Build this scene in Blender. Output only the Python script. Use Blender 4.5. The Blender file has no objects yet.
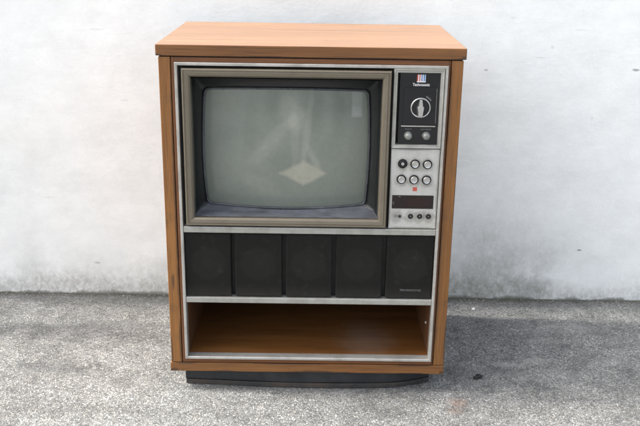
import bpy, bmesh, math, random
from mathutils import Vector, Matrix, noise
R = math.radians
S = bpy.context.scene
COL = S.collection
random.seed(7)

# ------------------------------------------------------------------ camera
cam = bpy.data.cameras.new('camera')
cam_o = bpy.data.objects.new('camera', cam)
COL.objects.link(cam_o)
CR = Vector((0.99989833, 0.00070528, 0.01424165))
CU = Vector((-0.013726, 0.31815935, 0.94793788))
CF = Vector((0.00386255, 0.94803699, -0.31813668))
m = Matrix((CR, CU, -CF)).transposed().to_4x4()
m.translation = Vector((0.01946, -2.17225, 1.26333))
cam_o.matrix_world = m
cam.sensor_fit = 'HORIZONTAL'
cam.sensor_width = 36.0
cam.lens = 36.0 * 863.1 / 640.0
cam.clip_start = 0.05
cam.clip_end = 600
S.camera = cam_o

# ------------------------------------------------------------------ world, sun, exposure
SUN_EL, SUN_ROT = R(48), R(-86.2)          # from the left, a touch behind the wall
w = bpy.data.worlds.new('World')
S.world = w
w.use_nodes = True
wn = w.node_tree
bg = wn.nodes['Background']
sky = wn.nodes.new('ShaderNodeTexSky')
sky.sky_type = 'NISHITA'
sky.sun_disc = False
sky.sun_elevation = SUN_EL
sky.sun_rotation = SUN_ROT
sky.air_density = 1.0
sky.dust_density = 6.0
sky.ozone_density = 0.4
hs = wn.nodes.new('ShaderNodeHueSaturation')      # hazy tropical sky: less blue than clear air
hs.inputs['Saturation'].default_value = 0.45
wn.links.new(sky.outputs[0], hs.inputs['Color'])
wn.links.new(hs.outputs[0], bg.inputs[0])
bg.inputs[1].default_value = 0.15
sun = bpy.data.lights.new('sun', 'SUN')
sun.energy = 1.05
sun.angle = R(3.4)
sun.color = (1.0, 0.955, 0.89)
sun_o = bpy.data.objects.new('sun', sun)
COL.objects.link(sun_o)
sd = Vector((math.sin(SUN_ROT) * math.cos(SUN_EL), math.cos(SUN_ROT) * math.cos(SUN_EL), math.sin(SUN_EL)))
sun_o.rotation_euler = sd.to_track_quat('Z', 'Y').to_euler()
S.view_settings.view_transform = 'Standard'
S.view_settings.look = 'None'
S.view_settings.gamma = 1.0
S.view_settings.exposure = 1.77

# ------------------------------------------------------------------ node helpers
class NT:
    def __init__(self, name):
        self.m = bpy.data.materials.new(name)
        self.m.use_nodes = True
        self.t = self.m.node_tree
        self.b = self.t.nodes['Principled BSDF']
        self.tc = self.t.nodes.new('ShaderNodeTexCoord')
    def n(self, typ, **kw):
        o = self.t.nodes.new(typ)
        for k, v in kw.items():
            setattr(o, k, v)
        return o
    def l(self, a, b):
        self.t.links.new(a, b)
    def put(self, sock, v):
        if isinstance(v, (int, float)):
            sock.default_value = v
        elif isinstance(v, (tuple, list)):
            sock.default_value = tuple(v) + ((1,) if len(v) == 3 and sock.type == 'RGBA' else ())
        else:
            self.l(v, sock)
    def obj(self):
        return self.tc.outputs['Object']
    def mapped(self, scale=(1, 1, 1), loc=(0, 0, 0), rot=(0, 0, 0), src=None):
        q = self.n('ShaderNodeMapping')
        q.inputs['Scale'].default_value = scale
        q.inputs['Location'].default_value = loc
        q.inputs['Rotation'].default_value = rot
        self.l(src or self.obj(), q.inputs[0])
        return q.outputs[0]
    def noise(self, vec, scale, detail=4, rough=.55, dist=0.0):
        q = self.n('ShaderNodeTexNoise')
        self.l(vec, q.inputs['Vector'])
        q.inputs['Scale'].default_value = scale
        q.inputs['Detail'].default_value = detail
        q.inputs['Roughness'].default_value = rough
        q.inputs['Distortion'].default_value = dist
        return q.outputs['Fac']
    def vor(self, vec, scale, feature='F1', rnd=1.0):
        q = self.n('ShaderNodeTexVoronoi', feature=feature)
        self.l(vec, q.inputs['Vector'])
        q.inputs['Scale'].default_value = scale
        q.inputs['Randomness'].default_value = rnd
        return q
    def ramp(self, fac, stops, interp='LINEAR'):
        q = self.n('ShaderNodeValToRGB')
        self.l(fac, q.inputs[0])
        r = q.color_ramp
        r.interpolation = interp
        while len(r.elements) < len(stops):
            r.elements.new(.5)
        for e, (p, c) in zip(r.elements, stops):
            e.position = p
            e.color = (c, c, c, 1) if isinstance(c, (int, float)) else tuple(c) + (1,)
        return q.outputs[0]
    def math(self, op, a, b=None, c=None, clamp=False):
        q = self.n('ShaderNodeMath', operation=op, use_clamp=clamp)
        self.put(q.inputs[0], a)
        if b is not None:
            self.put(q.inputs[1], b)
        if c is not None:
            self.put(q.inputs[2], c)
        return q.outputs[0]
    def mix(self, fac, a, b, mode='MIX'):
        q = self.n('ShaderNodeMix', data_type='RGBA', blend_type=mode)
        self.put(q.inputs[0], fac)
        self.put(q.inputs[6], a)
        self.put(q.inputs[7], b)
        return q.outputs[2]
    def sep(self, vec=None):
        q = self.n('ShaderNodeSeparateXYZ')
        self.l(vec or self.obj(), q.inputs[0])
        return q.outputs
    def bump(self, h, strength=.3, dist=.002, normal=None):
        q = self.n('ShaderNodeBump')
        q.inputs['Strength'].default_value = strength
        q.inputs['Distance'].default_value = dist
        self.l(h, q.inputs['Height'])
        if normal:
            self.l(normal, q.inputs['Normal'])
        self.l(q.outputs[0], self.b.inputs['Normal'])
        return q.outputs[0]
    def blob(self, cx, cy, rx, ry, axes=(0, 1), soft=.5, warp=None, rot=0.0):
        """soft-edged elliptical mask (stains, painted shade) in object metres, edge broken by a warp value"""
        s = self.sep()
        x = self.math('SUBTRACT', s[axes[0]], cx)
        y = self.math('SUBTRACT', s[axes[1]], cy)
        if rot:
            c_, s_ = math.cos(rot), math.sin(rot)
            x2 = self.math('ADD', self.math('MULTIPLY', x, c_), self.math('MULTIPLY', y, s_))
            y = self.math('SUBTRACT', self.math('MULTIPLY', y, c_), self.math('MULTIPLY', x, s_))
            x = x2
        x = self.math('DIVIDE', x, rx)
        y = self.math('DIVIDE', y, ry)
        d = self.math('SQRT', self.math('ADD', self.math('MULTIPLY', x, x), self.math('MULTIPLY', y, y)))
        if warp is not None:
            d = self.math('ADD', d, warp)
        q = self.n('ShaderNodeMapRange', interpolation_type='SMOOTHSTEP')
        self.l(d, q.inputs[0])
        q.inputs[1].default_value = 1.0 + soft
        q.inputs[2].default_value = max(0, 1.0 - soft)
        q.inputs[3].default_value = 0
        q.inputs[4].default_value = 1
        return q.outputs[0]
    def set(self, **kw):
        for k, v in kw.items():
            self.put(self.b.inputs[k.replace('_', ' ')], v)
        return self

def simple(name, col, rough=.5, metal=0.0, var=.12, nscale=60, dirt=None, **kw):
    t = NT(name)
    f = t.noise(t.obj(), nscale, 5)
    c = t.mix(1.0, col, t.ramp(f, [(.25, 1 - var), (.75, 1 + var)]), 'MULTIPLY')
    if dirt:
        f2 = t.ramp(t.noise(t.mapped(loc=(3, 1, 2)), 9, 6, .65), [(.45, 0.0), (.75, dirt[1])])
        c = t.mix(f2, c, dirt[0])
    t.set(Base_Color=c, Metallic=metal)
    t.put(t.b.inputs['Roughness'], t.ramp(t.noise(t.mapped(loc=(7, 7, 7)), nscale * .4, 4), [(.2, max(.02, rough - .1)), (.8, min(1, rough + .12))]))
    t.bump(f, .08, .0005)
    t.set(**kw)
    return t.m

def wood(name, axis, dark, mid, light, rough=.38, coat=.25, worn=.4, fine=1.0):
    t = NT(name)
    sc = [38, 38, 38]
    sc[axis] = 1.3
    lo = (random.uniform(-5, 5), random.uniform(-5, 5), random.uniform(-5, 5))
    v = t.mapped(tuple(sc), lo)
    a = t.noise(v, 1.0, 5, .6, .5)
    sc2 = [330, 330, 330]
    sc2[axis] = 9
    b = t.noise(t.mapped(tuple(sc2), lo), 1.0, 3, .6)
    sc3 = [7, 7, 7]
    sc3[axis] = .5
    g = t.noise(t.mapped(tuple(sc3), lo), 1.0, 2)
    c = t.ramp(a, [(.18, dark), (.5, mid), (.84, light)])
    c = t.mix(.85, c, t.ramp(b, [(.3, 1 - .48 * fine), (.48, 1.0), (.7, 1 + .14 * fine)]), 'MULTIPLY')
    c = t.mix(1.0, c, t.ramp(g, [(.3, .82), (.7, 1.12)]), 'MULTIPLY')
    # grime and handling marks
    d = t.ramp(t.noise(t.mapped((1, 1, 1), (4, 2, 9)), 14, 7, .7), [(.55, 0.0), (.78, worn)])
    c = t.mix(d, c, (.055, .032, .018))
    # long dark scratches along and across the grain, and worn dark pores
    sc4 = [120, 120, 120]; sc4[axis] = 6
    k1 = t.ramp(t.noise(t.mapped(tuple(sc4), (3, 8, 5)), 1, 4, .7), [(.66, 0.0), (.72, worn)])
    c = t.mix(k1, c, (.05, .022, .010))
    sc5 = [9, 9, 9]; sc5[axis] = 140
    k2 = t.math('MULTIPLY', t.ramp(t.noise(t.mapped(tuple(sc5), (6, 8, 1)), 1, 3, .6), [(.72, 0.0), (.76, worn * .8)]), t.ramp(t.noise(t.obj(), 5, 2), [(.5, 0.0), (.6, 1.0)]))
    c = t.mix(k2, c, (.07, .035, .018))
    # tiny pale nicks
    nk = t.ramp(t.noise(t.mapped((1, 1, 1), (1, 6, 2)), 95, 3, .5), [(.74, 0.0), (.79, .5)])
    c = t.mix(nk, c, (.42, .27, .16))
    t.set(Base_Color=c, Coat_Weight=coat, Coat_Roughness=.22)
    t.put(t.b.inputs['Roughness'], t.ramp(a, [(.2, rough - .06), (.8, rough + .14)]))
    t.bump(b, .18, .0004)
    return t.m

# ------------------------------------------------------------------ mesh helpers
def link(name, bm, mats, parent=None, smooth=False, bevel=0.0, segs=2):
    me = bpy.data.meshes.new(name)
    bmesh.ops.recalc_face_normals(bm, faces=bm.faces[:])
    bm.to_mesh(me)
    bm.free()
    if not isinstance(mats, (list, tuple)):
        mats = [mats]
    for x in mats:
        me.materials.append(x)
    if smooth:
        for p in me.polygons:
            p.use_smooth = True
    o = bpy.data.objects.new(name, me)
    COL.objects.link(o)
    if parent:
        o.parent = parent
    if bevel:
        md = o.modifiers.new('bevel', 'BEVEL')
        md.width = bevel
        md.segments = segs
        md.limit_method = 'ANGLE'
        md.angle_limit = R(40)
    return o

def box(bm, x0, x1, y0, y1, z0, z1, mi=0, bev=0.0, seg=2):
    vs = [bm.verts.new((x, y, z)) for x in (x0, x1) for y in (y0, y1) for z in (z0, z1)]
    fs = []
    for q in ((0, 1, 3, 2), (4, 6, 7, 5), (0, 4, 5, 1), (2, 3, 7, 6), (0, 2, 6, 4), (1, 5, 7, 3)):
        f = bm.faces.new([vs[i] for i in q])
        f.material_index = mi
        fs.append(f)
    if bev:
        es = list({e for f in fs for e in f.edges})
        bmesh.ops.bevel(bm, geom=es, offset=bev, segments=seg, profile=.5, affect='EDGES')

def lathe_y(bm, cx, cz, prof, n=40, mi=0, sx=1.0):
    """prof: list of (radius, y); spun round the y axis through (cx, cz)"""
    rings = []
    for r, y in prof:
        if r < 1e-6:
            rings.append([bm.verts.new((cx, y, cz))])
        else:
            rings.append([bm.verts.new((cx + r * math.cos(2 * math.pi * i / n) * sx, y, cz + r * math.sin(2 * math.pi * i / n))) for i in range(n)])
    for a, b in zip(rings, rings[1:]):
        for i in range(n):
            j = (i + 1) % n
            if len(a) == 1 and len(b) > 1:
                f = bm.faces.new((a[0], b[i], b[j]))
            elif len(b) == 1 and len(a) > 1:
                f = bm.faces.new((a[i], a[j], b[0]))
            elif len(a) > 1:
                f = bm.faces.new((a[i], a[j], b[j], b[i]))
            else:
                continue
            f.material_index = mi

def frame(bm, x0, x1, z0, z1, secs):
    """mitred picture frame; secs: closed section list of (inset from outer edge, y)"""
    rings = []
    for ins, y in secs:
        rings.append([bm.verts.new(p) for p in ((x0 + ins, y, z0 + ins), (x1 - ins, y, z0 + ins), (x1 - ins, y, z1 - ins), (x0 + ins, y, z1 - ins))])
    for k in range(len(rings)):
        a, b = rings[k], rings[(k + 1) % len(rings)]
        for i in range(4):
            j = (i + 1) % 4
            bm.faces.new((a[i], a[j], b[j], b[i]))

def rrect(hw, hh, r, bulge=0.0, n=16, c=8):
    """rounded rectangle, counter-clockwise, same point count for every size"""
    pts = []
    cs = [(hw - r, -hh + r, -90), (hw - r, hh - r, 0), (-hw + r, hh - r, 90), (-hw + r, -hh + r, 180)]
    for k, (px, pz, a0) in enumerate(cs):
        for i in range(c + 1):
            a = R(a0 + 90 * i / c)
            pts.append((px + r * math.cos(a), pz + r * math.sin(a)))
        nx, nz, na = cs[(k + 1) % 4]
        e = pts[-1]
        a = R(na)
        s = (nx + r * math.cos(a), nz + r * math.sin(a))
        for i in range(1, n):
            f = i / n
            pts.append((e[0] + (s[0] - e[0]) * f, e[1] + (s[1] - e[1]) * f))
    out = []
    for x, z in pts:
        bx = bulge * max(0, 1 - (z / hh) ** 2) * (x / hw)
        bz = bulge * max(0, 1 - (x / hw) ** 2) * (z / hh)
        out.append((x + bx, z + bz))
    return out

def text_obj(name, s, size, loc, mat, parent, stretch=1.0, font_off=0.0):
    cu = bpy.data.curves.new('t', 'FONT')
    cu.body = s
    cu.size = size
    cu.align_x = 'CENTER'
    cu.align_y = 'CENTER'
    cu.extrude = .0002
    cu.offset = font_off
    cu.space_character = 1.0
    tmp = bpy.data.objects.new('t', cu)
    COL.objects.link(tmp)
    me = bpy.data.meshes.new_from_object(tmp.evaluated_get(bpy.context.evaluated_depsgraph_get()))
    bpy.data.objects.remove(tmp)
    M = Matrix.Translation(loc) @ Matrix.Rotation(R(90), 4, 'X') @ Matrix.Diagonal((stretch, 1, 1, 1))
    me.transform(M)
    me.name = name
    me.materials.clear()
    me.materials.append(mat)
    o = bpy.data.objects.new(name, me)
    COL.objects.link(o)
    o.parent = parent
    return o

def tag(o, label=None, cat=None, group=None, kind=None):
    if label: o['label'] = label
    if cat: o['category'] = cat
    if group: o['group'] = group
    if kind: o['kind'] = kind

# ------------------------------------------------------------------ ground: washed pebble concrete
WALL_Y = 0.651
t = NT('washed_pebble')
P = t.obj()
wv = t.n('ShaderNodeVectorMath', operation='ADD')
wn1 = t.n('ShaderNodeTexNoise'); t.l(P, wn1.inputs['Vector']); wn1.inputs['Scale'].default_value = 60
sc_ = t.n('ShaderNodeVectorMath', operation='SCALE'); t.l(wn1.outputs['Color'], sc_.inputs[0]); sc_.inputs['Scale'].default_value = .006
t.l(P, wv.inputs[0]); t.l(sc_.outputs[0], wv.inputs[1])
V = wv.outputs[0]
v1 = t.vor(V, 178)                 # pebbles about 8 mm
e1 = t.vor(V, 178, 'DISTANCE_TO_EDGE')
v2 = t.vor(t.mapped(loc=(3.3, 1.7, 0), src=V), 310)    # chips about 4 mm
e2 = t.vor(t.mapped(loc=(3.3, 1.7, 0), src=V), 310, 'DISTANCE_TO_EDGE')
rc1 = t.sep(v1.outputs['Color'])
rc2 = t.sep(v2.outputs['Color'])
pal = [(0.0, (.14, .145, .15)), (.10, (.24, .245, .25)), (.24, (.33, .335, .34)), (.40, (.40, .405, .40)), (.57, (.46, .46, .45)), (.76, (.51, .51, .495)), (.88, (.41, .385, .35)), (.93, (.58, .58, .565))]
c1 = t.ramp(rc1[0], pal, 'CONSTANT')
c2 = t.ramp(rc2[0], pal, 'CONSTANT')
pick = t.math('GREATER_THAN', rc1[1], .52)
pc = t.mix(pick, c1, c2)
ed1 = t.ramp(e1.outputs['Distance'], [(.03, 0.0), (.17, 1.0)])
ed2 = t.ramp(e2.outputs['Distance'], [(.03, 0.0), (.20, 1.0)])
edm = t.mix(pick, ed1, ed2)
mort = t.mix(t.noise(P, 40, 4), (.09, .09, .09), (.19, .19, .185))
gc = t.mix(edm, mort, pc)
# broad wear, soot and damp patches, plus shade and light painted into the colour
wp = t.math('MULTIPLY', t.math('SUBTRACT', t.noise(t.mapped(loc=(5, 5, 5)), 5.5, 6, .65), .5), 2.6)
big = t.noise(t.mapped(loc=(2, 8, 0)), 2.2, 6, .65)
gc = t.mix(1.0, gc, t.ramp(big, [(.3, .74), (.5, 1.0), (.7, 1.10)]), 'MULTIPLY')
med = t.noise(t.mapped(loc=(1, 3, 0)), 13, 5, .6)
gc = t.mix(1.0, gc, t.ramp(med, [(.32, .68), (.55, 1.0), (.7, 1.08)]), 'MULTIPLY')
st = [(0, .012, .36, .022, .4, .45), (.72, .26, .36, .21, .6, .05), (.53, .40, .13, .12, .6, .18), (.50, .12, .12, .10, .6, .08),  # painted contact shade along the plinth; darker patches inside the cabinet's shadow
      (-.80, .12, .10, .035, .6, .42), (-.95, -.12, .05, .04, .6, .40), (.16, -.10, .20, .04, .6, .16),
      (-.62, .615, .9, .04, .5, .40), (.85, .62, .7, .03, .5, .32), (-.72, .40, .26, .035, .6, .30)]  # painted shade: strips along the wall foot and the post's shadow band
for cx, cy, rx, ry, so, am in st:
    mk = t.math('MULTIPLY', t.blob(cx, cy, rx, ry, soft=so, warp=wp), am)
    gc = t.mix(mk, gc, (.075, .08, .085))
for cx, cy, rx, ry, am in [(.60, .17, .05, .013, .22), (.70, .19, .03, .02, .2), (.66, .50, .12, .012, .2), (.86, .42, .09, .03, .15), (.78, .33, .06, .02, .12), (.92, .20, .06, .03, .15), (.74, .11, .10, .03, .12)]:
    gc = t.mix(t.math('MULTIPLY', t.blob(cx, cy, rx, ry, soft=.6, warp=wp), am), gc, (.62, .6, .57))  # pale marks, some painted in to lighten the cabinet's shadow
gc = t.mix(t.math('MULTIPLY', t.blob(.421, -.055, .022, .020, soft=.9, warp=wp), .28), gc, (.36, .17, .10))
gc = t.mix(t.math('MULTIPLY', t.blob(.405, -.10, .02, .012, soft=.9, warp=wp), .18), gc, (.36, .18, .10))
# fine leaf-grit and soot specks
sp = t.ramp(t.noise(t.mapped(loc=(9, 1, 4)), 55, 4, .6), [(.70, 0.0), (.76, .6)])
gc = t.mix(sp, gc, (.06, .058, .055))
# wet-looking moss and grime line along the foot of the wall
s = t.sep()
near = t.n('ShaderNodeMapRange'); t.l(t.math('ADD', s[1], t.math('MULTIPLY', t.math('SUBTRACT', t.noise(P, 30, 5, .7), .5), .045)), near.inputs[0])
near.inputs[1].default_value = WALL_Y - .030; near.inputs[2].default_value = WALL_Y - .004
gc = t.mix(t.math('MULTIPLY', near.outputs[0], .72), gc, (.055, .058, .045))
GCOL = gc
gc = t.mix(1.0, gc, (.75, .755, .735), 'MULTIPLY')
t.set(Base_Color=gc, Roughness=.82)
t.b.inputs['Specular IOR Level'].default_value = .35
hh = t.math('MULTIPLY', edm, t.math('ADD', .55, t.math('MULTIPLY', rc1[2], .45)))
t.bump(hh, .65, .0022)
M_ground = t.m

bm = bmesh.new()
X = [-80, -30, -12, -5, -2.5] + [-2.4 + .04 * i for i in range(121)] + [2.5, 5, 12, 30, 80]
Y = [-80, -30, -12, -5, -2.5] + [-1.2 + .04 * i for i in range(51)] + [2.0, 8, 30, 80]
gv = []
for y in Y:
    row = []
    for x in X:
        z = 0
        if abs(x) < 2.45 and -1.25 < y < .85:
            z = .004 * (noise.noise(Vector((x * 2.3, y * 2.3, 3))) - .1) + .0018 * noise.noise(Vector((x * 9, y * 9, 1)))
            if abs(x) < .42 and -.02 < y < .55:
                z = min(z, 0) * .3 - .001
        row.append(bm.verts.new((x, y, z)))
    gv.append(row)
for j in range(len(Y) - 1):
    for i in range(len(X) - 1):
        bm.faces.new((gv[j][i], gv[j][i + 1], gv[j + 1][i + 1], gv[j + 1][i]))
g = link('ground', bm, M_ground, smooth=True)
tag(g, 'grey washed pebble paving in front of the white wall', 'ground', kind='structure')

# ------------------------------------------------------------------ wall
t = NT('old_white_paint')
P = t.obj()
s = t.sep()
c = t.mix(t.ramp(t.noise(P, 1.7, 6, .6), [(.3, 0.0), (.7, 1.0)]), (.785, .81, .80), (.845, .86, .845))
# roller/brush streaks
c = t.mix(1.0, c, t.ramp(t.noise(t.mapped((5, 5, 26)), 1, 7, .7), [(.3, .96), (.7, 1.015)]), 'MULTIPLY')
c = t.mix(1.0, c, t.ramp(t.noise(t.mapped((1, 1, 1), (5, 0, 2)), 11, 8, .72), [(.3, .93), (.65, 1.02)]), 'MULTIPLY')
c = t.mix(1.0, c, t.ramp(t.noise(P, 190, 4, .7), [(.3, .965), (.7, 1.02)]), 'MULTIPLY')
pore = t.vor(P, 75)
pm = t.math('MULTIPLY', t.math('LESS_THAN', pore.outputs['Distance'], .10), t.math('GREATER_THAN', t.sep(pore.outputs['Color'])[0], .90))
c = t.mix(t.math('MULTIPLY', pm, .35), c, (.45, .44, .42))
# yellowed patches
c = t.mix(t.ramp(t.noise(t.mapped(loc=(3, 3, 8)), 3.3, 5, .6), [(.58, 0.0), (.78, .35)]), c, (.80, .785, .73))
# small scuffs: sparse, thin, mostly horizontal
sc1 = t.noise(t.mapped((26, 26, 120), (1, 2, 3)), 1, 5, .7)
sc1 = t.math('MULTIPLY', t.ramp(sc1, [(.69, 0.0), (.74, .5)]), t.ramp(t.noise(t.mapped(loc=(8, 2, 3)), 2.6, 3), [(.45, 0.0), (.6, 1.0)]))
c = t.mix(sc1, c, (.36, .34, .32))
hl = t.vor(t.mapped((1, 1, 1.0), (4, 4, 4)), 2.8, 'DISTANCE_TO_EDGE')
wob = t.noise(P, 6, 5, .6)
# grime rising from the foot: height limit varies
n1 = t.noise(t.mapped((1, 1, .8), (2, 2, 6)), 2.6, 5, .6)
n2 = t.noise(t.mapped((1, 1, .75), (6, 1, 6)), 46, 10, .85, .35)
lim = t.math('MULTIPLY', t.ramp(n1, [(.35, .05), (.7, .17)]), 1.0)
f = t.math('SUBTRACT', 1.0, t.math('DIVIDE', s[2], lim), clamp=True)
f = t.math('MULTIPLY', f, t.ramp(n2, [(.42, 0.0), (.58, 1.0)]))
c = t.mix(t.math('MULTIPLY', f, .48), c, (.27, .265, .235))
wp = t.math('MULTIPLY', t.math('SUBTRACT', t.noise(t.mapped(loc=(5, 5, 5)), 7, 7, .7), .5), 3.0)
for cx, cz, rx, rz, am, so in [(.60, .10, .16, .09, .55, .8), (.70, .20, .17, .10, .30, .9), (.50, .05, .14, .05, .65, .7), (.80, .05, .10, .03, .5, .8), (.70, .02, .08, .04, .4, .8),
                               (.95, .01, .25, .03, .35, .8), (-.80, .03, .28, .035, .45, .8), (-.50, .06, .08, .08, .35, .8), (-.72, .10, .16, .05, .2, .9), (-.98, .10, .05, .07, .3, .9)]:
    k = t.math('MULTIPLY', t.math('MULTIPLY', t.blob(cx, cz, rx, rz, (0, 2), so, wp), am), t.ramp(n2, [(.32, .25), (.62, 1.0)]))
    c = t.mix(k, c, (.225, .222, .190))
# dark moss line where wall meets ground
lim2 = t.math('ADD', .004, t.math('MULTIPLY', t.ramp(t.noise(t.mapped(loc=(0, 5, 1)), 9, 6, .7), [(.4, 0.0), (.7, 1.0)]), .020))
f3 = t.math('SUBTRACT', 1.0, t.math('DIVIDE', s[2], lim2), clamp=True)
c = t.mix(t.math('MULTIPLY', t.math('POWER', f3, .6), .9), c, t.mix(t.ramp(t.noise(P, 4, 3), [(.4, 0.0), (.6, 1.0)]), (.060, .058, .045), (.075, .088, .035)))
# individual chips, holes and rust spots seen on the paint
ws = t.math('MULTIPLY', t.math('SUBTRACT', t.noise(P, 120, 3), .5), 1.2)
for cx, cz, rx, rz, am, colr in [(.566, .817, .006, .003, .7, (.12, .12, .13)), (1.056, .824, .011, .004, .85, (.05, .05, .05)), (.939, .1925, .007, .003, .9, (.04, .04, .04)),
                                 (.775, .894, .006, .006, .4, (.55, .5, .36)), (.64, .985, .010, .003, .3, (.5, .45, .42)), (.93, .66, .005, .007, .3, (.4, .4, .4)),
                                 (-.70, .93, .022, .003, .3, (.45, .44, .43)), (-.62, .70, .012, .002, .4, (.35, .34, .33)), (-.9, .36, .018, .002, .4, (.3, .3, .3)),
                                 (.74, .86, .014, .002, .35, (.4, .36, .3)),
                                 (-.75, .12, .010, .004, .55, (.2, .2, .2)), (-.42, .50, .012, .004, .35, (.4, .38, .35)),
                                 (.86, .95, .02, .002, .3, (.4, .4, .4))]:
    c = t.mix(t.math('MULTIPLY', t.blob(cx, cz, rx, rz, (0, 2), .5, ws), am * .7), c, colr)
t.set(Base_Color=c, Roughness=.7)
b1 = t.noise(t.mapped((1, 1, 1.6)), 16, 8, .62)
b2 = t.noise(t.mapped(loc=(3, 2, 1)), 150, 3, .6)
bh = t.math('ADD', b1, t.math('MULTIPLY', b2, .22))
t.bump(bh, .22, .006)
M_wall = t.m

bm = bmesh.new()
WX = [-9, -6, -4] + [-2.0 + .02 * i for i in range(201)] + [4, 6, 9]
WZ = [-.12, -.02] + [.02 * i for i in range(0, 75)] + [1.52]
fr = []
for z in WZ:
    row = []
    for x in WX:
        y = WALL_Y
        if abs(x) <= 2.0:
            y += .0035 * noise.noise(Vector((x * 1.6, z * 2.0, 0))) + .0012 * noise.noise(Vector((x * 8, z * 9, 5)))
            if z < .05:   # rounded, slightly eroded foot
                y += (.05 - max(z, 0)) * .10 * (noise.noise(Vector((x * 7, 0, 2))) + .1)
        row.append(bm.verts.new((x, y, z)))
    fr.append(row)
for j in range(len(WZ) - 1):
    for i in range(len(WX) - 1):
        bm.faces.new((fr[j][i], fr[j][i + 1], fr[j + 1][i + 1], fr[j + 1][i]))
# thickness: back, top, ends
bk = [[bm.verts.new((x, WALL_Y + .16, z)) for x in (WX[0], WX[-1])] for z in (WZ[0], WZ[-1])]
bm.faces.new((bk[0][0], bk[1][0], bk[1][1], bk[0][1]))
bm.faces.new(fr[-1] + [bk[1][1], bk[1][0]])
bm.faces.new([r_[0] for r_ in fr] + [bk[1][0], bk[0][0]])
bm.faces.new([r_[-1] for r_ in fr] + [bk[1][1], bk[0][1]])
wl = link('wall', bm, M_wall, smooth=True)
for p in wl.data.polygons:
    if len(p.vertices) > 4 or p.center.y > WALL_Y + .05:
        p.use_smooth = False
tag(wl, 'white painted plaster wall with grey grime along its foot behind the television', 'wall', kind='thing')

# ------------------------------------------------------------------ console materials
W_side = wood('veneer_vertical', 2, (.135, .050, .010), (.215, .090, .020), (.290, .130, .034), .50, .04, .55)
W_hor = wood('veneer_horizontal', 0, (.110, .040, .009), (.180, .074, .018), (.245, .108, .028), .50, .04, .6)
W_top = wood('veneer_top', 0, (.18, .084, .036), (.245, .126, .057), (.305, .165, .080), .40, .25, .25, .6)
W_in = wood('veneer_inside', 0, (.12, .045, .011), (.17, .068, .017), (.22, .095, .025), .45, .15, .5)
def add_dust(mat, cx, cy, rx, ry, am, col=(.42, .38, .34), axes=(0, 1), soft=.9, ws_=18):
    nt = mat.node_tree
    t = NT.__new__(NT); t.m = mat; t.t = nt; t.b = nt.nodes['Principled BSDF']
    t.tc = [n for n in nt.nodes if n.bl_idname == 'ShaderNodeTexCoord'][0]
    old = t.b.inputs['Base Color'].links[0].from_socket
    w_ = t.math('MULTIPLY', t.math('SUBTRACT', t.noise(t.obj(), ws_, 6, .65), .5), 1.5)
    t.set(Base_Color=t.mix(t.math('MULTIPLY', t.blob(cx, cy, rx, ry, axes=axes, soft=soft, warp=w_), am), old, col))
add_dust(W_in, .17, .13, .060, .085, .17)
for cx, cz, rx, rz in [(-.378, .060, .012, .006), (-.24, .0575, .03, .0022), (.015, .0580, .055, .0045), (.10, .0572, .03, .002), (.29, .0575, .04, .002), (.378, .061, .006, .005),
                       (-.345, .0815, .03, .0025), (.30, .0815, .05, .0022), (-.05, .0822, .09, .0014), (.383, .948, .006, .004), (-.384, .9455, .008, .003), (-.12, .9455, .05, .0014), (.17, .9452, .07, .0014), (.372, .9455, .02, .002)]:
    add_dust(W_hor, cx, cz, rx, rz, .75, (.035, .018, .010), (0, 2), .4, 70)      # chipped and blackened veneer edges
for cx, cz, rx, rz in [(-.3560, .50, .0022, .20), (-.3560, .75, .0016, .14), (.3560, .35, .0020, .22), (.3562, .80, .0020, .10), (-.3565, .15, .003, .06), (-.382, .12, .003, .05), (.382, .16, .003, .06), (.383, .60, .0015, .12), (-.37, .33, .004, .02)]:
    add_dust(W_side, cx, cz, rx, rz, .65, (.035, .018, .010), (0, 2), .5, 40)
for cx, cy, rx, ry, am in [(-.2, .2, .05, .03, .25), (.22, .30, .04, .05, .2), (.05, .10, .09, .015, .2)]:
    add_dust(W_top, cx, cy, rx, ry, am, (.22, .11, .05), (0, 1), .6, 25)
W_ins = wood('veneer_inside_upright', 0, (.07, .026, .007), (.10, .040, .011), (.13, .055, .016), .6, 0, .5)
M_hard = simple('hardboard', (.045, .026, .015), .85)
M_black = simple('black_paint', (.006, .006, .0065), .5, var=.3)
M_blackdust = simple('dusty_black_paint', (.014, .016, .019), .45, var=.25, nscale=25, dirt=((.07, .07, .07), .4))
t = NT('screen_mask_plastic')
f = t.noise(t.obj(), 30, 6, .65)
gn = t.n('ShaderNodeNewGeometry'); nz = t.sep(gn.outputs['Normal'])[2]
up = t.n('ShaderNodeMapRange'); t.l(nz, up.inputs[0]); up.inputs[1].default_value = .55; up.inputs[2].default_value = .95
du = t.math('MULTIPLY', up.outputs[0], t.ramp(f, [(.3, .45), (.65, .95)]))
c = t.mix(du, t.mix(f, (.006, .007, .0075), (.013, .015, .015)), (.14, .148, .168))   # settled dust
t.set(Base_Color=c)
t.put(t.b.inputs['Roughness'], t.ramp(f, [(.3, .28), (.7, .5)]))
M_mask = t.m
M_rub = simple('screen_gasket', (.050, .054, .060), .28, var=.2, dirt=((.2, .2, .21), .4))
M_lip = simple('worn_base_edge', (.030, .030, .030), .45, var=.3, dirt=((.12, .08, .05), .5))
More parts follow.
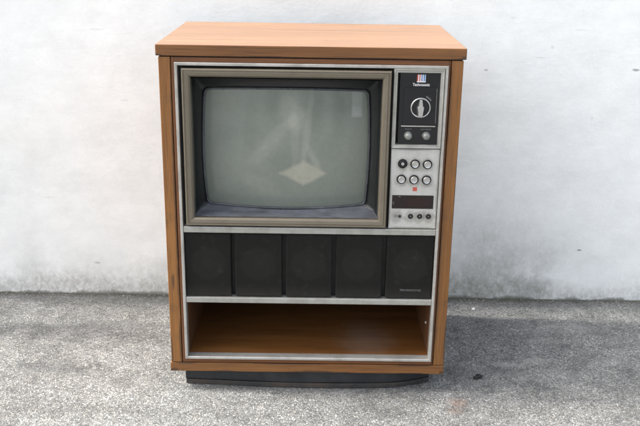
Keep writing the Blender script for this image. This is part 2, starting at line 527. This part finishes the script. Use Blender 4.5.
def silver(name, col, metal, rough, axis=0, streak=.10, dirt=.5):
    t = NT(name)
    sc = [900, 900, 900]; sc[axis] = 12
    f = t.noise(t.mapped(tuple(sc)), 1, 3, .6)
    c = t.mix(1.0, col, t.ramp(f, [(.3, 1 - streak), (.7, 1 + streak)]), 'MULTIPLY')
    d = t.ramp(t.noise(t.mapped(loc=(2, 5, 1)), 17, 7, .7), [(.46, 0.0), (.74, dirt)])
    c = t.mix(d, c, (.14, .115, .085))
    t.set(Base_Color=c, Metallic=metal)
    t.put(t.b.inputs['Roughness'], t.ramp(f, [(.3, rough - .05), (.7, rough + .08)]))
    t.bump(f, .06, .0003)
    return t.m
M_trim = silver('trim_aluminium', (.48, .47, .44), .55, .36)
M_trimv = silver('trim_rail_aluminium', (.38, .38, .35), .45, .38)
M_bezel = silver('champagne_metal', (.175, .152, .115), .45, .38, 0, .06, .65)
M_panel = silver('control_panel_aluminium', (.50, .50, .475), .35, .40, 2, .05, .3)
M_grip = simple('knob_dull_alloy', (.26, .27, .26), .35, .5, var=.1, nscale=60, dirt=((.1, .09, .07), .5))
M_knob = simple('knob_chrome', (.50, .50, .49), .24, .8, var=.05, nscale=40)
M_gloss = simple('tuner_black_gloss', (.004, .005, .007), .14, var=.2, nscale=30, dirt=((.02, .02, .023), .3))
M_disp = simple('display_red_black', (.008, .003, .003), .14, var=.2)
M_seg = simple('display_red_filter', (.013, .003, .003), .2)
M_white = simple('white_print', (.62, .62, .62), .5)
M_dimprint = simple('worn_grey_print', (.16, .16, .155), .5, var=.3)
M_redprint = simple('red_print', (.42, .075, .06), .5)
M_blue = simple('blue_print', (.05, .15, .36), .4)
M_cyan = simple('pale_blue_print', (.34, .44, .52), .4)

# grille cloth with a fine weave and the faint round of the driver behind
def grille_mat(name, cx):
    t = NT(name)
    P = t.obj()
    wv = t.n('ShaderNodeTexWave', wave_type='BANDS', bands_direction='X'); t.l(P, wv.inputs[0]); wv.inputs['Scale'].default_value = 260
    wz = t.n('ShaderNodeTexWave', wave_type='BANDS', bands_direction='Z'); t.l(P, wz.inputs[0]); wz.inputs['Scale'].default_value = 260
    h = t.math('MULTIPLY', wv.outputs['Fac'], wz.outputs['Fac'])
    c = t.mix(t.noise(P, 24, 6, .65), (.0028, .0028, .0024), (.0095, .0095, .008))
    c = t.mix(t.math('MULTIPLY', t.blob(cx, .385, .047, .047, (0, 2), .12), .40), c, (.019, .019, .015))
    c = t.mix(t.math('MULTIPLY', t.blob(cx, .385, .015, .015, (0, 2), .4), .3), c, (.02, .02, .02))
    c = t.mix(.35, c, t.mix(h, (.002, .002, .002), (.030, .029, .024)))
    sp_ = t.sep()
    low = t.n('ShaderNodeMapRange'); t.l(sp_[2], low.inputs[0]); low.inputs[1].default_value = .325; low.inputs[2].default_value = .287
    c = t.mix(t.math('MULTIPLY', t.math('MULTIPLY', low.outputs[0], t.noise(P, 30, 5, .7)), .5), c, (.055, .052, .043))
    d = t.ramp(t.noise(t.mapped(loc=(2, 5, 1)), 40, 7, .75), [(.56, 0.0), (.8, .35)])
    c = t.mix(d, c, (.06, .06, .055))
    t.set(Base_Color=c, Roughness=.85)
    t.b.inputs['Specular IOR Level'].default_value = .25
    t.bump(h, .4, .0006)
    return t.m

# screen: grey-green phosphor behind dusty glass, reflections painted into the colour
t = NT('dusty_tube_with_reflections')
P = t.obj()
c = t.mix(t.noise(P, 5, 4), (.152, .172, .146), (.185, .206, .174))
ws = t.math('MULTIPLY', t.math('SUBTRACT', t.noise(t.mapped(loc=(1, 1, 7)), 16, 6, .65), .5), 1.6)
reflect_col = (.32, .33, .28)
s = t.sep()
def diamond(cx, cz, rx, rz, am):
    global c
    x = t.math('DIVIDE', t.math('ABSOLUTE', t.math('SUBTRACT', s[0], cx)), rx)
    z = t.math('DIVIDE', t.math('ABSOLUTE', t.math('SUBTRACT', s[2], cz)), rz)
    d = t.math('ADD', t.math('ADD', x, z), t.math('MULTIPLY', ws, .32))
    q = t.n('ShaderNodeMapRange', interpolation_type='SMOOTHSTEP'); t.l(d, q.inputs[0])
    q.inputs[1].default_value = 1.20; q.inputs[2].default_value = .78
    c = t.mix(t.math('MULTIPLY', q.outputs[0], am), c, (.38, .365, .29))
diamond(-.018, .628, .062, .036, .60)  # painted reflection: pale diamond mixed into the glass colour
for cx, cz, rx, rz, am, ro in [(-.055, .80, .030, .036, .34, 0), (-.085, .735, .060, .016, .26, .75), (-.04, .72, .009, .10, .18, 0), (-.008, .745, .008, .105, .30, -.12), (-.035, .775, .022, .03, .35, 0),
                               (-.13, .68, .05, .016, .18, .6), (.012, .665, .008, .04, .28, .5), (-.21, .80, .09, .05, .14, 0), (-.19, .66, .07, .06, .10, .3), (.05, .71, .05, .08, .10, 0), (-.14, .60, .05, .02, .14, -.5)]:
    c = t.mix(t.math('MULTIPLY', t.blob(cx, cz, rx, rz, (0, 2), .55, ws, ro), am), c, reflect_col)  # lighter shapes of the reflection, painted as soft streaks
for cx, cz, rx, rz, am in [(.015, .80, .022, .055, .30), (.075, .79, .018, .07, .28), (-.10, .83, .018, .05, .22), (.045, .70, .03, .035, .18), (-.07, .66, .035, .03, .18), (-.16, .75, .02, .09, .15)]:
    c = t.mix(t.math('MULTIPLY', t.blob(cx, cz, rx, rz, (0, 2), .6, ws, 0), am), c, (.085, .105, .085))  # dark areas of the painted reflection
def patch(cx, cz, hx, hz, am, col):     # square-cornered residue of a peeled sticker
    global c
    x = t.math('SUBTRACT', t.math('ABSOLUTE', t.math('SUBTRACT', s[0], cx)), hx)
    z = t.math('SUBTRACT', t.math('ABSOLUTE', t.math('SUBTRACT', s[2], cz)), hz)
    d = t.math('ADD', t.math('MAXIMUM', x, z), t.math('MULTIPLY', ws, .003))
    q = t.n('ShaderNodeMapRange', interpolation_type='SMOOTHSTEP'); t.l(d, q.inputs[0])
    q.inputs[1].default_value = .003; q.inputs[2].default_value = -.003
    c = t.mix(t.math('MULTIPLY', q.outputs[0], am), c, col)
patch(.122, .815, .014, .036, .42, (.31, .345, .32))
patch(.122, .795, .011, .012, .25, (.38, .40, .38))
fine = t.ramp(t.noise(t.mapped((1, 1, 1), (5, 5, 5)), 60, 8, .75), [(.35, .93), (.7, 1.07)])
c = t.mix(1.0, c, fine, 'MULTIPLY')
spk = t.ramp(t.noise(t.mapped(loc=(2, 2, 2)), 210, 2, .5), [(.77, 0.0), (.81, .35)])
c = t.mix(spk, c, (.4, .4, .37))
smear = t.noise(t.mapped((14, 14, 5), (3, 1, 1), (0, .6, 0)), 1, 6, .7)
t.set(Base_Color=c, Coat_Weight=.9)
t.b.inputs['Specular IOR Level'].default_value = .2
t.put(t.b.inputs['Roughness'], .6)
t.put(t.b.inputs['Coat Roughness'], t.ramp(smear, [(.3, .05), (.7, .24)]))
M_tube = t.m

# ------------------------------------------------------------------ television console
tv = bpy.data.objects.new('television_console', None)
COL.objects.link(tv)
tv.empty_display_size = .1
tag(tv, 'old wooden floor-standing television console with speaker row, silver controls and empty lower shelf', 'television')

H, D, HW = .9725, .5258, .390
BX = .384
# lid
bm = bmesh.new(); box(bm, -HW, HW, 0, D, .9440, H)
link('top_panel', bm, [W_top], tv, bevel=.0022)
# the front edge band of the lid is the darker horizontal veneer
lid = tv.children[0] if tv.children else None
lid.data.materials.append(W_hor)
for p in lid.data.polygons:
    if abs(p.normal.z) < .5:
        p.material_index = 1
for sx in (-1, 1):
    bm = bmesh.new()
    a, b = sorted((sx * BX, sx * .3542))
    box(bm, a, b, .003, D - .006, .0840, .9412)
    link('side_panel', bm, W_side, tv, bevel=.0018)
bm = bmesh.new()
box(bm, -BX - .0035, BX, .002, D - .006, .056, .0828)
o = link('bottom_rail', bm, W_hor, tv, bevel=.002)
bm = bmesh.new(); box(bm, -.382, .382, .010, D - .01, .9412, .9440)
link('shadow_gap_strip', bm, M_black, tv)
# wood face frame round the silver trim
bm = bmesh.new()
box(bm, -.3522, -.3445, .0045, .024, .0845, .9407)
box(bm, .3475, .3522, .0045, .024, .0845, .9407)
box(bm, -.3443, .3473, .0045, .024, .9290, .9407, 1)
box(bm, -.3443, .3473, .0045, .024, .0845, .0962, 1)
W_ff = wood('veneer_face_strip', 2, (.075, .026, .008), (.13, .046, .013), (.18, .070, .020), .5, .04, .7)
W_fh = wood('veneer_face_rail', 0, (.075, .026, .007), (.14, .050, .012), (.19, .075, .019), .5, .04, .6)
link('face_frame', bm, [W_ff, W_fh], tv, bevel=.0007)
bm = bmesh.new(); box(bm, -.353, .353, D - .020, D - .012, .0835, .9405)
link('back_panel', bm, M_hard, tv)
# black baffle behind everything on the front
bm = bmesh.new()
for q in ((-.3448, -.3060, .2645, .928), (.1840, .3478, .2645, .928), (-.3058, .1838, .8905, .928), (-.3058, .1838, .2645, .5185)):
    box(bm, q[0], q[1], .0255, .036, q[2], q[3])
link('front_baffle', bm, M_black, tv)

# plinth: recessed black base whose front board has sprung into a bow
bm = bmesh.new(); box(bm, -.350, .350, .060, D - .05, .0, .0558)
pl = link('plinth', bm, M_black, tv)
def bow(x):                       # y of the front board
    u = max(0.0, (x + .350) / .700)
    return .034 - .017 * math.sin(math.pi * min(1, u * .92)) ** 1.3 + (.030 * max(0, (u - .80) / .2) ** 2)
def strip(name, x0, x1, off, z0f, z1, th, mat, par, n=48, bev=.001):
    bm = bmesh.new()
    rings = []
    for i in range(n + 1):
        x = x0 + (x1 - x0) * i / n
        y = bow(x) + off
        z0 = z0f(x)
        rings.append([bm.verts.new(p) for p in ((x, y, z0), (x, y, z1), (x, y + th, z1), (x, y + th, z0))])
    for a, b in zip(rings, rings[1:]):
        for k in range(4):
            bm.faces.new((a[k], a[(k + 1) % 4], b[(k + 1) % 4], b[k]))
    bm.faces.new(rings[0]); bm.faces.new(rings[-1][::-1])
    return link(name, bm, mat, par, bevel=bev)
strip('kickboard', -.351, .351, 0, lambda x: .016 + .001 * noise.noise(Vector((x * 8, 0, 0))), .0555, .016, M_blackdust, pl)
strip('base_edge', -.349, .353, -.004, lambda x: .0005 + .0012 * (noise.noise(Vector((x * 25, 0, 0))) + .5), .0145, .022, M_lip, pl)

# silver trim frame round the whole front
bm = bmesh.new()
frame(bm, -.3440, .3470, .0966, .9285, [(0, .024), (0, -.001), (.0012, -.0025), (.0068, -.0025), (.0080, -.001), (.0080, .024)])
link('trim_frame', bm, M_trim, tv, bevel=.0)
for z0, z1 in ((.4745, .4920), (.2700, .2865)):
    bm = bmesh.new(); box(bm, -.3357, .3387, -.0015, .0250, z0, z1)
    link('trim_rail', bm, M_trimv, tv, bevel=.0022)

# bezel with stepped section
bz = None
bm = bmesh.new()
frame(bm, -.3265, .2040, .4965, .9138, [(0, .025), (0, -.004), (.0015, -.0075), (.0040, -.0080), (.0052, -.0062), (.0070, -.0062), (.0085, -.0075), (.0170, -.0062), (.0212, -.0018), (.0222, .006), (.0222, .025)])
bz = link('screen_bezel', bm, M_bezel, tv, bevel=.0)
bz['label'] = 'brownish champagne metal frame round the picture tube'
# surround funnel
CX, CZ, SHW, SHH = -.0643, .6905, .2125, .1552
OX, OZ, OHW, OHH = -.0612, .7045, .2445, .1848
RAD = 1.0
def sag(x, z):
    return .050 + (x * x + z * z) / (2 * RAD)
bm = bmesh.new()
inner = [(CX + x, CZ + z) for x, z in rrect(SHW + .005, SHH + .004, .014, .0065)]
outer = [(OX + x, OZ + z) for x, z in rrect(OHW, OHH, .003, 0)]
outer[0:0] = []
rings = []
def ring(fn):
    rings.append([bm.verts.new(fn(i)) for i in range(len(inner))])
def lerp(i, f, y):
    return (outer[i][0] * (1 - f) + inner[i][0] * f, y, outer[i][1] * (1 - f) + inner[i][1] * f)
ring(lambda i: lerp(i, 0, .0045))
ring(lambda i: lerp(i, .18, .045))
ring(lambda i: lerp(i, .28, .058))
ring(lambda i: lerp(i, .80, .060 + .3 * (sag(inner[i][0] - CX, inner[i][1] - CZ) - .060)))
ring(lambda i: lerp(i, 1.0, sag(inner[i][0] - CX, inner[i][1] - CZ) - .003))
ring(lambda i: lerp(i, 1.0, sag(inner[i][0] - CX, inner[i][1] - CZ) + .012))
for a, b in zip(rings, rings[1:]):
    for i in range(len(a)):
        j = (i + 1) % len(a)
        bm.faces.new((a[i], a[j], b[j], b[i]))
sr = link('screen_surround', bm, M_mask, bz, smooth=True)
# picture tube
bm = bmesh.new()
base = rrect(SHW + .006, SHH + .005, .013, .0065)
prev = None
K = 22
for k in range(K, -1, -1):
    f = k / K
    if k == 0:
        cv = bm.verts.new((CX, sag(0, 0), CZ))
        for i in range(len(prev)):
            bm.faces.new((prev[i], prev[(i + 1) % len(prev)], cv))
        break
    rg = [bm.verts.new((CX + x * f, sag(x * f, z * f), CZ + z * f)) for x, z in base]
    if prev:
        for i in range(len(rg)):
            j = (i + 1) % len(rg)
            bm.faces.new((prev[i], prev[j], rg[j], rg[i]))
    else:   # skirt going back so the tube has depth
        sk = [bm.verts.new((CX + x * .98, sag(x, z) + .05, CZ + z * .98)) for x, z in base]
        for i in range(len(rg)):
            j = (i + 1) % len(rg)
            bm.faces.new((sk[i], sk[j], rg[j], rg[i]))
    prev = rg
tube = link('picture_tube', bm, M_tube, tv, smooth=True)
tube['label'] = 'bulging grey-green screen glass with a pale painted diamond reflection'
# gasket bead round the tube
bm = bmesh.new()
N = len(base); rr = .0030; m_ = 8
gb = rrect(SHW + .0025, SHH + .002, .012, .0067)
rgs = []
for i in range(N):
    x, z = gb[i]
    p0 = Vector(gb[i - 1]); p1 = Vector(gb[(i + 1) % N]); d = (p1 - p0).normalized(); nrm = Vector((d.y, -d.x))
    y = sag(x, z) - .0022
    rgs.append([bm.verts.new((CX + x + nrm.x * rr * math.cos(2 * math.pi * k / m_), y + rr * math.sin(2 * math.pi * k / m_), CZ + z + nrm.y * rr * math.cos(2 * math.pi * k / m_))) for k in range(m_)])
for i in range(N):
    a, b = rgs[i], rgs[(i + 1) % N]
    for k in range(m_):
        bm.faces.new((a[k], a[(k + 1) % m_], b[(k + 1) % m_], b[k]))
link('gasket', bm, M_rub, tube, smooth=True)

# tuner panel ---------------------------------------------------------------
bm = bmesh.new(); box(bm, .2262, .3288, .0040, .0250, .7245, .9102)
tn = link('tuner_panel', bm, M_gloss, tv, bevel=.0006)
bm = bmesh.new(); frame(bm, .2098, .3383, .7140, .9202, [(0, .025), (0, -.001), (.0015, -.0035), (.0030, -.0035), (.0045, -.002), (.0095, -.0015), (.0103, .0030), (.0103, .025)])
link('tuner_frame', bm, M_trimv, tn)
bm = bmesh.new(); box(bm, .2365, .3190, .0015, .0038, .7765, .8720)
link('dial_plate', bm, M_gloss, tn, bevel=.0008)
bm = bmesh.new(); box(bm, .2330, .3212, .0008, .0038, .7712, .7740)
link('chrome_strip', bm, M_trim, tn, bevel=.0005)
bm = bmesh.new(); box(bm, .3200, .3212, .0020, .0038, .7800, .8700)
link('side_strip', bm, M_dimprint, tn)
DX, DZ = .2805, .8215
bm = bmesh.new()
lathe_y(bm, DX, DZ, [(.0222, .0014), (.0225, -.0045), (.0235, -.0052), (.0250, -.0050), (.0257, -.0036), (.0258, .0014)], 56)
lathe_y(bm, DX, DZ, [(0, -.0012), (.0226, -.0010)], 56, 1)
o = link('channel_dial', bm, [M_knob, M_black], tn, smooth=True)
# grip: waisted bar
bm = bmesh.new()
prof = [(-.0215, .0062), (-.0180, .0074), (-.010, .0080), (-.004, .0094), (.001, .0104), (.006, .0065), (.011, .0060), (.016, .0048), (.0215, .0040)]
prev = None
for z, hw in prof:
    q = [bm.verts.new(p) for p in ((DX - hw, -.0013, DZ + z), (DX - hw * .72, -.0130, DZ + z), (DX + hw * .72, -.0130, DZ + z), (DX + hw, -.0013, DZ + z))]
    if prev:
        for k in range(4):
            bm.faces.new((prev[k], prev[(k + 1) % 4], q[(k + 1) % 4], q[k]))
    else:
        bm.faces.new(q)
    prev = q
bm.faces.new(prev[::-1])
o = link('channel_knob', bm, M_knob, tn, bevel=.0009)
bm = bmesh.new()
for ang in range(-32, -5, 8):     # small index marks upper right of the dial
    a = R(90 + ang - 20)
    cx_, cz_ = DX + .0315 * math.cos(a), DZ + .0315 * math.sin(a)
    box(bm, cx_ - .0012, cx_ + .0012, .0009, .0014, cz_ - .0022, cz_ + .0022)
link('index_marks', bm, M_dimprint, tn)
for kx in (.2525, .2990):
    bm = bmesh.new()
    lathe_y(bm, kx, .7480, [(.0108, .0038), (.0108, -.0020), (.0095, -.0050), (.0080, -.0120), (.0068, -.0132), (0, -.0136)], 32)
    link('small_knob', bm, M_grip, tn, smooth=True)
text_obj('lettering', 'BRIGHT', .0052, (.2525, .0036, .7640), M_dimprint, tn)
text_obj('lettering', 'CONTRAST', .0052, (.2975, .0036, .7640), M_dimprint, tn)
text_obj('maker_name', 'Technosonic', .0102, (.2800, .0036, .8795), M_white, tn, .82, .0002)
em = None
bm = bmesh.new()
# square emblem: red bars at left turning blue at right, white base bar
ex0, ex1, ez0, ez1 = .2685, .2905, .8860, .9055
wbar = (ex1 - ex0)
cols = [2, 0, 2, 0, 1, 0, 1, 3]
n_ = len(cols)
for i, ci in enumerate(cols):
    box(bm, ex0 + wbar * i / n_ + .0001, ex0 + wbar * (i + 1) / n_ - .0001, .0026, .0038, ez0 + .0028, ez1, ci)
box(bm, ex0, ex1, .0026, .0038, ez0, ez0 + .0026, 0)
link('emblem', bm, [M_white, M_blue, M_redprint, M_cyan], tn)

# control panel --------------------------------------------------------------
bm = bmesh.new(); box(bm, .2110, .3375, .0005, .0250, .4940, .7120)
cp = link('control_panel', bm, M_panel, tv, bevel=.0009)
bl = [(.2417, .6732), (.2740, .6727), (.3063, .6720), (.2400, .6310), (.2730, .6305), (.3060, .6298)]
for i, (bx, bzz) in enumerate(bl):
    bm = bmesh.new()
    # dark well with a chrome cap in it
    lathe_y(bm, bx, bzz, [(.0124, .0004), (.0124, -.0012), (.0116, -.0018), (.0108, -.0012), (.0106, .0002)], 36, 1)
    lathe_y(bm, bx, bzz, [(.0106, -.0001), (.0, -.0001)], 36, 1)
    if i == 0:
        lathe_y(bm, bx, bzz, [(.0045, -.0002), (.0045, -.0045), (.0038, -.0055), (0, -.0058)], 24, 0)
        lathe_y(bm, bx, bzz, [(.0104, -.0002), (.0102, -.0030), (.0075, -.0036), (.0055, -.0020)], 36, 1)
    else:
        lathe_y(bm, bx, bzz, [(.0093, -.0002), (.0091, -.0060), (.0084, -.0068), (.0065, -.0062), (.0, -.0050)], 36, 0)
    o = link('push_button', bm, [M_knob, M_black], cp, smooth=True)
    md = o.modifiers.new('es', 'EDGE_SPLIT'); md.split_angle = R(50)
    if i == 0:
        o['label'] = 'black push button with a small silver centre'
for bx, bzz in bl + [(.2690, .5285), (.2932, .5285), (.3165, .5285), (.2320, .5285)]:
    add_dust(M_panel, bx, bzz - .002, .0165, .0175, .38, (.12, .105, .08), (0, 2), .35, 60)
for bx, bzz, rx, rz, am in [(.3370, .60, .004, .10, .5), (.2115, .58, .003, .09, .5), (.275, .4955, .06, .003, .5), (.275, .710, .05, .002, .4), (.24, .65, .006, .02, .15), (.31, .615, .014, .004, .2)]:
    add_dust(M_panel, bx, bzz, rx, rz, am, (.10, .085, .06), (0, 2), .5, 50)
bm = bmesh.new(); box(bm, .2712, .2824, .0001, .0010, .5985, .6095)
link('red_mark', bm, M_redprint, cp)
bm = bmesh.new()
box(bm, .2180, .3275, -.0010, .0010, .5500, .5870)
dw = link('display_window', bm, [M_disp], cp, bevel=.0008)
for x0, x1, z0, z1 in ((.2205, .2232, .5670, .5690), (.2205, .2232, .5620, .5640), (.2350, .2400, .5825, .5840)):
    bm = bmesh.new(); box(bm, x0, x1, -.0015, -.0005, z0, z1)
    link('display_mark', bm, M_dimprint, cp)
bm = bmesh.new(); box(bm, .2560, .3150, -.0014, -.0005, .5580, .5790)
link('digit_filter', bm, M_seg, cp)
for sx_ in (.2690, .2932, .3165):
    bm = bmesh.new()
    lathe_y(bm, sx_, .5285, [(.0070, .0004), (.0070, -.0008), (.0064, -.0012), (.0056, -.0006), (.0052, .0003)], 28, 1)
    lathe_y(bm, sx_, .5285, [(.0054, .0000), (.0, .0002)], 28, 1)
    lathe_y(bm, sx_, .5285, [(.0018, .0002), (.0016, -.0012), (0, -.0014)], 12, 0)
    link('socket', bm, [M_dimprint, M_black], cp, smooth=True)
bm = bmesh.new()
v = [bm.verts.new(p) for p in ((.2265, .0004, .5330), (.2265, .0004, .5245), (.2395, .0004, .5290))]
v2_ = [bm.verts.new((p.co.x, -.0010, p.co.z)) for p in v]
bm.faces.new(v2_); bm.faces.new(v[::-1])
for k in range(3):
    bm.faces.new((v[k], v[(k + 1) % 3], v2_[(k + 1) % 3], v2_[k]))
link('arrow_mark', bm, M_dimprint, cp)
bm = bmesh.new(); lathe_y(bm, .2400, .5288, [(.0036, .0004), (.0034, -.0045), (0, -.0050)], 16)
link('pin_switch', bm, M_black, cp, smooth=True)

# speakers --------------------------------------------------------------------
for i, (x0, x1) in enumerate([(-.3345, -.2108), (-.1997, -.0727), (-.0617, .0628), (.0738, .1994), (.2106, .3372)]):
    bm = bmesh.new()
    box(bm, x0, x1, .0035, .0250, .2885, .4725)
    gm = grille_mat('grille_cloth', (x0 + x1) / 2)
    sg = link('speaker_grille', bm, gm, tv, bevel=.003, segs=3)
    if i == 4:
        sg['label'] = 'black speaker grille with small worn lettering in its lower corner'
        text_obj('lettering', 'TECHNOSONIC', .0078, (.2790, .0032, .3130), M_dimprint, sg, 1.05)

# storage compartment ----------------------------------------------------------
CD = .44
bm = bmesh.new(); box(bm, -.3355, .3385, .0250, CD, .0905, .1045)
fl = link('shelf_board', bm, W_in, tv)
fl.data.materials.append(W_in)
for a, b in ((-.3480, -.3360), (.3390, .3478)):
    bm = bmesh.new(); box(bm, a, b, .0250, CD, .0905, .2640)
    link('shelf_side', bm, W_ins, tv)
bm = bmesh.new(); box(bm, -.3480, .3478, CD + .0005, CD + .0065, .0905, .2700)
link('shelf_back', bm, M_hard, tv)
bm = bmesh.new(); box(bm, -.3355, .3385, .0365, CD, .2650, .2700)
link('shelf_ceiling', bm, M_black, tv)
bm = bmesh.new()
lathe_y(bm, 0, 0, [(.0046, .001), (.0046, -.0015), (.0030, -.0030), (0, -.0034)], 16)
o = link('screw', bm, M_trim, tv, smooth=True)
o.rotation_euler = (0, 0, R(-90)); o.location = (.3385, .085, .178)

# ------------------------------------------------------------------ small things on the ground
def lump(name, loc, dims, mat, seed, lobes):
    bm = bmesh.new()
    for lx, ly, lz, r in lobes:
        mm = Matrix.Translation((lx, ly, lz)) @ Matrix.Diagonal((r * dims[0], r * dims[1], r * dims[2], 1))
        bmesh.ops.create_icosphere(bm, subdivisions=4, radius=1, matrix=mm)
    for v in bm.verts:
        n = noise.noise(Vector(v.co) * 220 + Vector((seed, 0, 0))) + .5 * noise.noise(Vector(v.co) * 500)
        v.co += v.co.normalized() * n * .0012
    o = link(name, bm, mat, smooth=True)
    o.location = loc
    return o
M_lump = simple('charred_lump', (.012, .012, .012), .7, var=.4, nscale=200)
o = lump('debris', (.500, .083, .004), (1, .8, .6), M_lump, 3, [(-.006, -.004, 0, .008), (.003, .002, .002, .0095), (.010, .005, .001, .006)])
tag(o, 'small black lump of debris lying on the pebble paving right of the television', 'debris', kind='thing')
M_peb = simple('white_pebble', (.75, .74, .70), .6)
o = lump('pebble', (.568, .560, .003), (1, .8, .7), M_peb, 5, [(0, 0, 0, .006)])
tag(o, 'tiny loose white pebble near the foot of the wall', 'pebble')

# loose grit gathered along the foot of the wall
M_grit = simple('grit', (.20, .195, .18), .85, var=.8, nscale=130)
bm = bmesh.new()
rg = random.Random(11)
for k in range(420):
    x = rg.uniform(-1.15, 1.25)
    d = abs(rg.gauss(0, .016)) + .002
    rad = rg.uniform(.0009, .0030)
    mm = Matrix.Translation((x, WALL_Y - .002 - d, .0015)) @ Matrix.Rotation(rg.uniform(0, 6), 4, 'Z') @ Matrix.Diagonal((rad * rg.uniform(.8, 1.8), rad, rad * .8, 1))
    bmesh.ops.create_icosphere(bm, subdivisions=1, radius=1, matrix=mm)
o = link('grit', bm, M_grit)
tag(o, 'loose grit gathered along the foot of the white wall', 'grit', kind='stuff')

# unseen plank added left of the view to cast a shadow band on paving
W_post = wood('shadow_post_wood', 2, (.10, .07, .05), (.17, .13, .095), (.24, .19, .14), .7, 0.0, .5)
bm = bmesh.new(); box(bm, -1.52, -1.48, .345, .435, -.02, 1.20)
o = link('added_shadow_post', bm, W_post, bevel=.002)
tag(o, 'unseen grey wooden post added left of the television to cast a shadow', 'post')
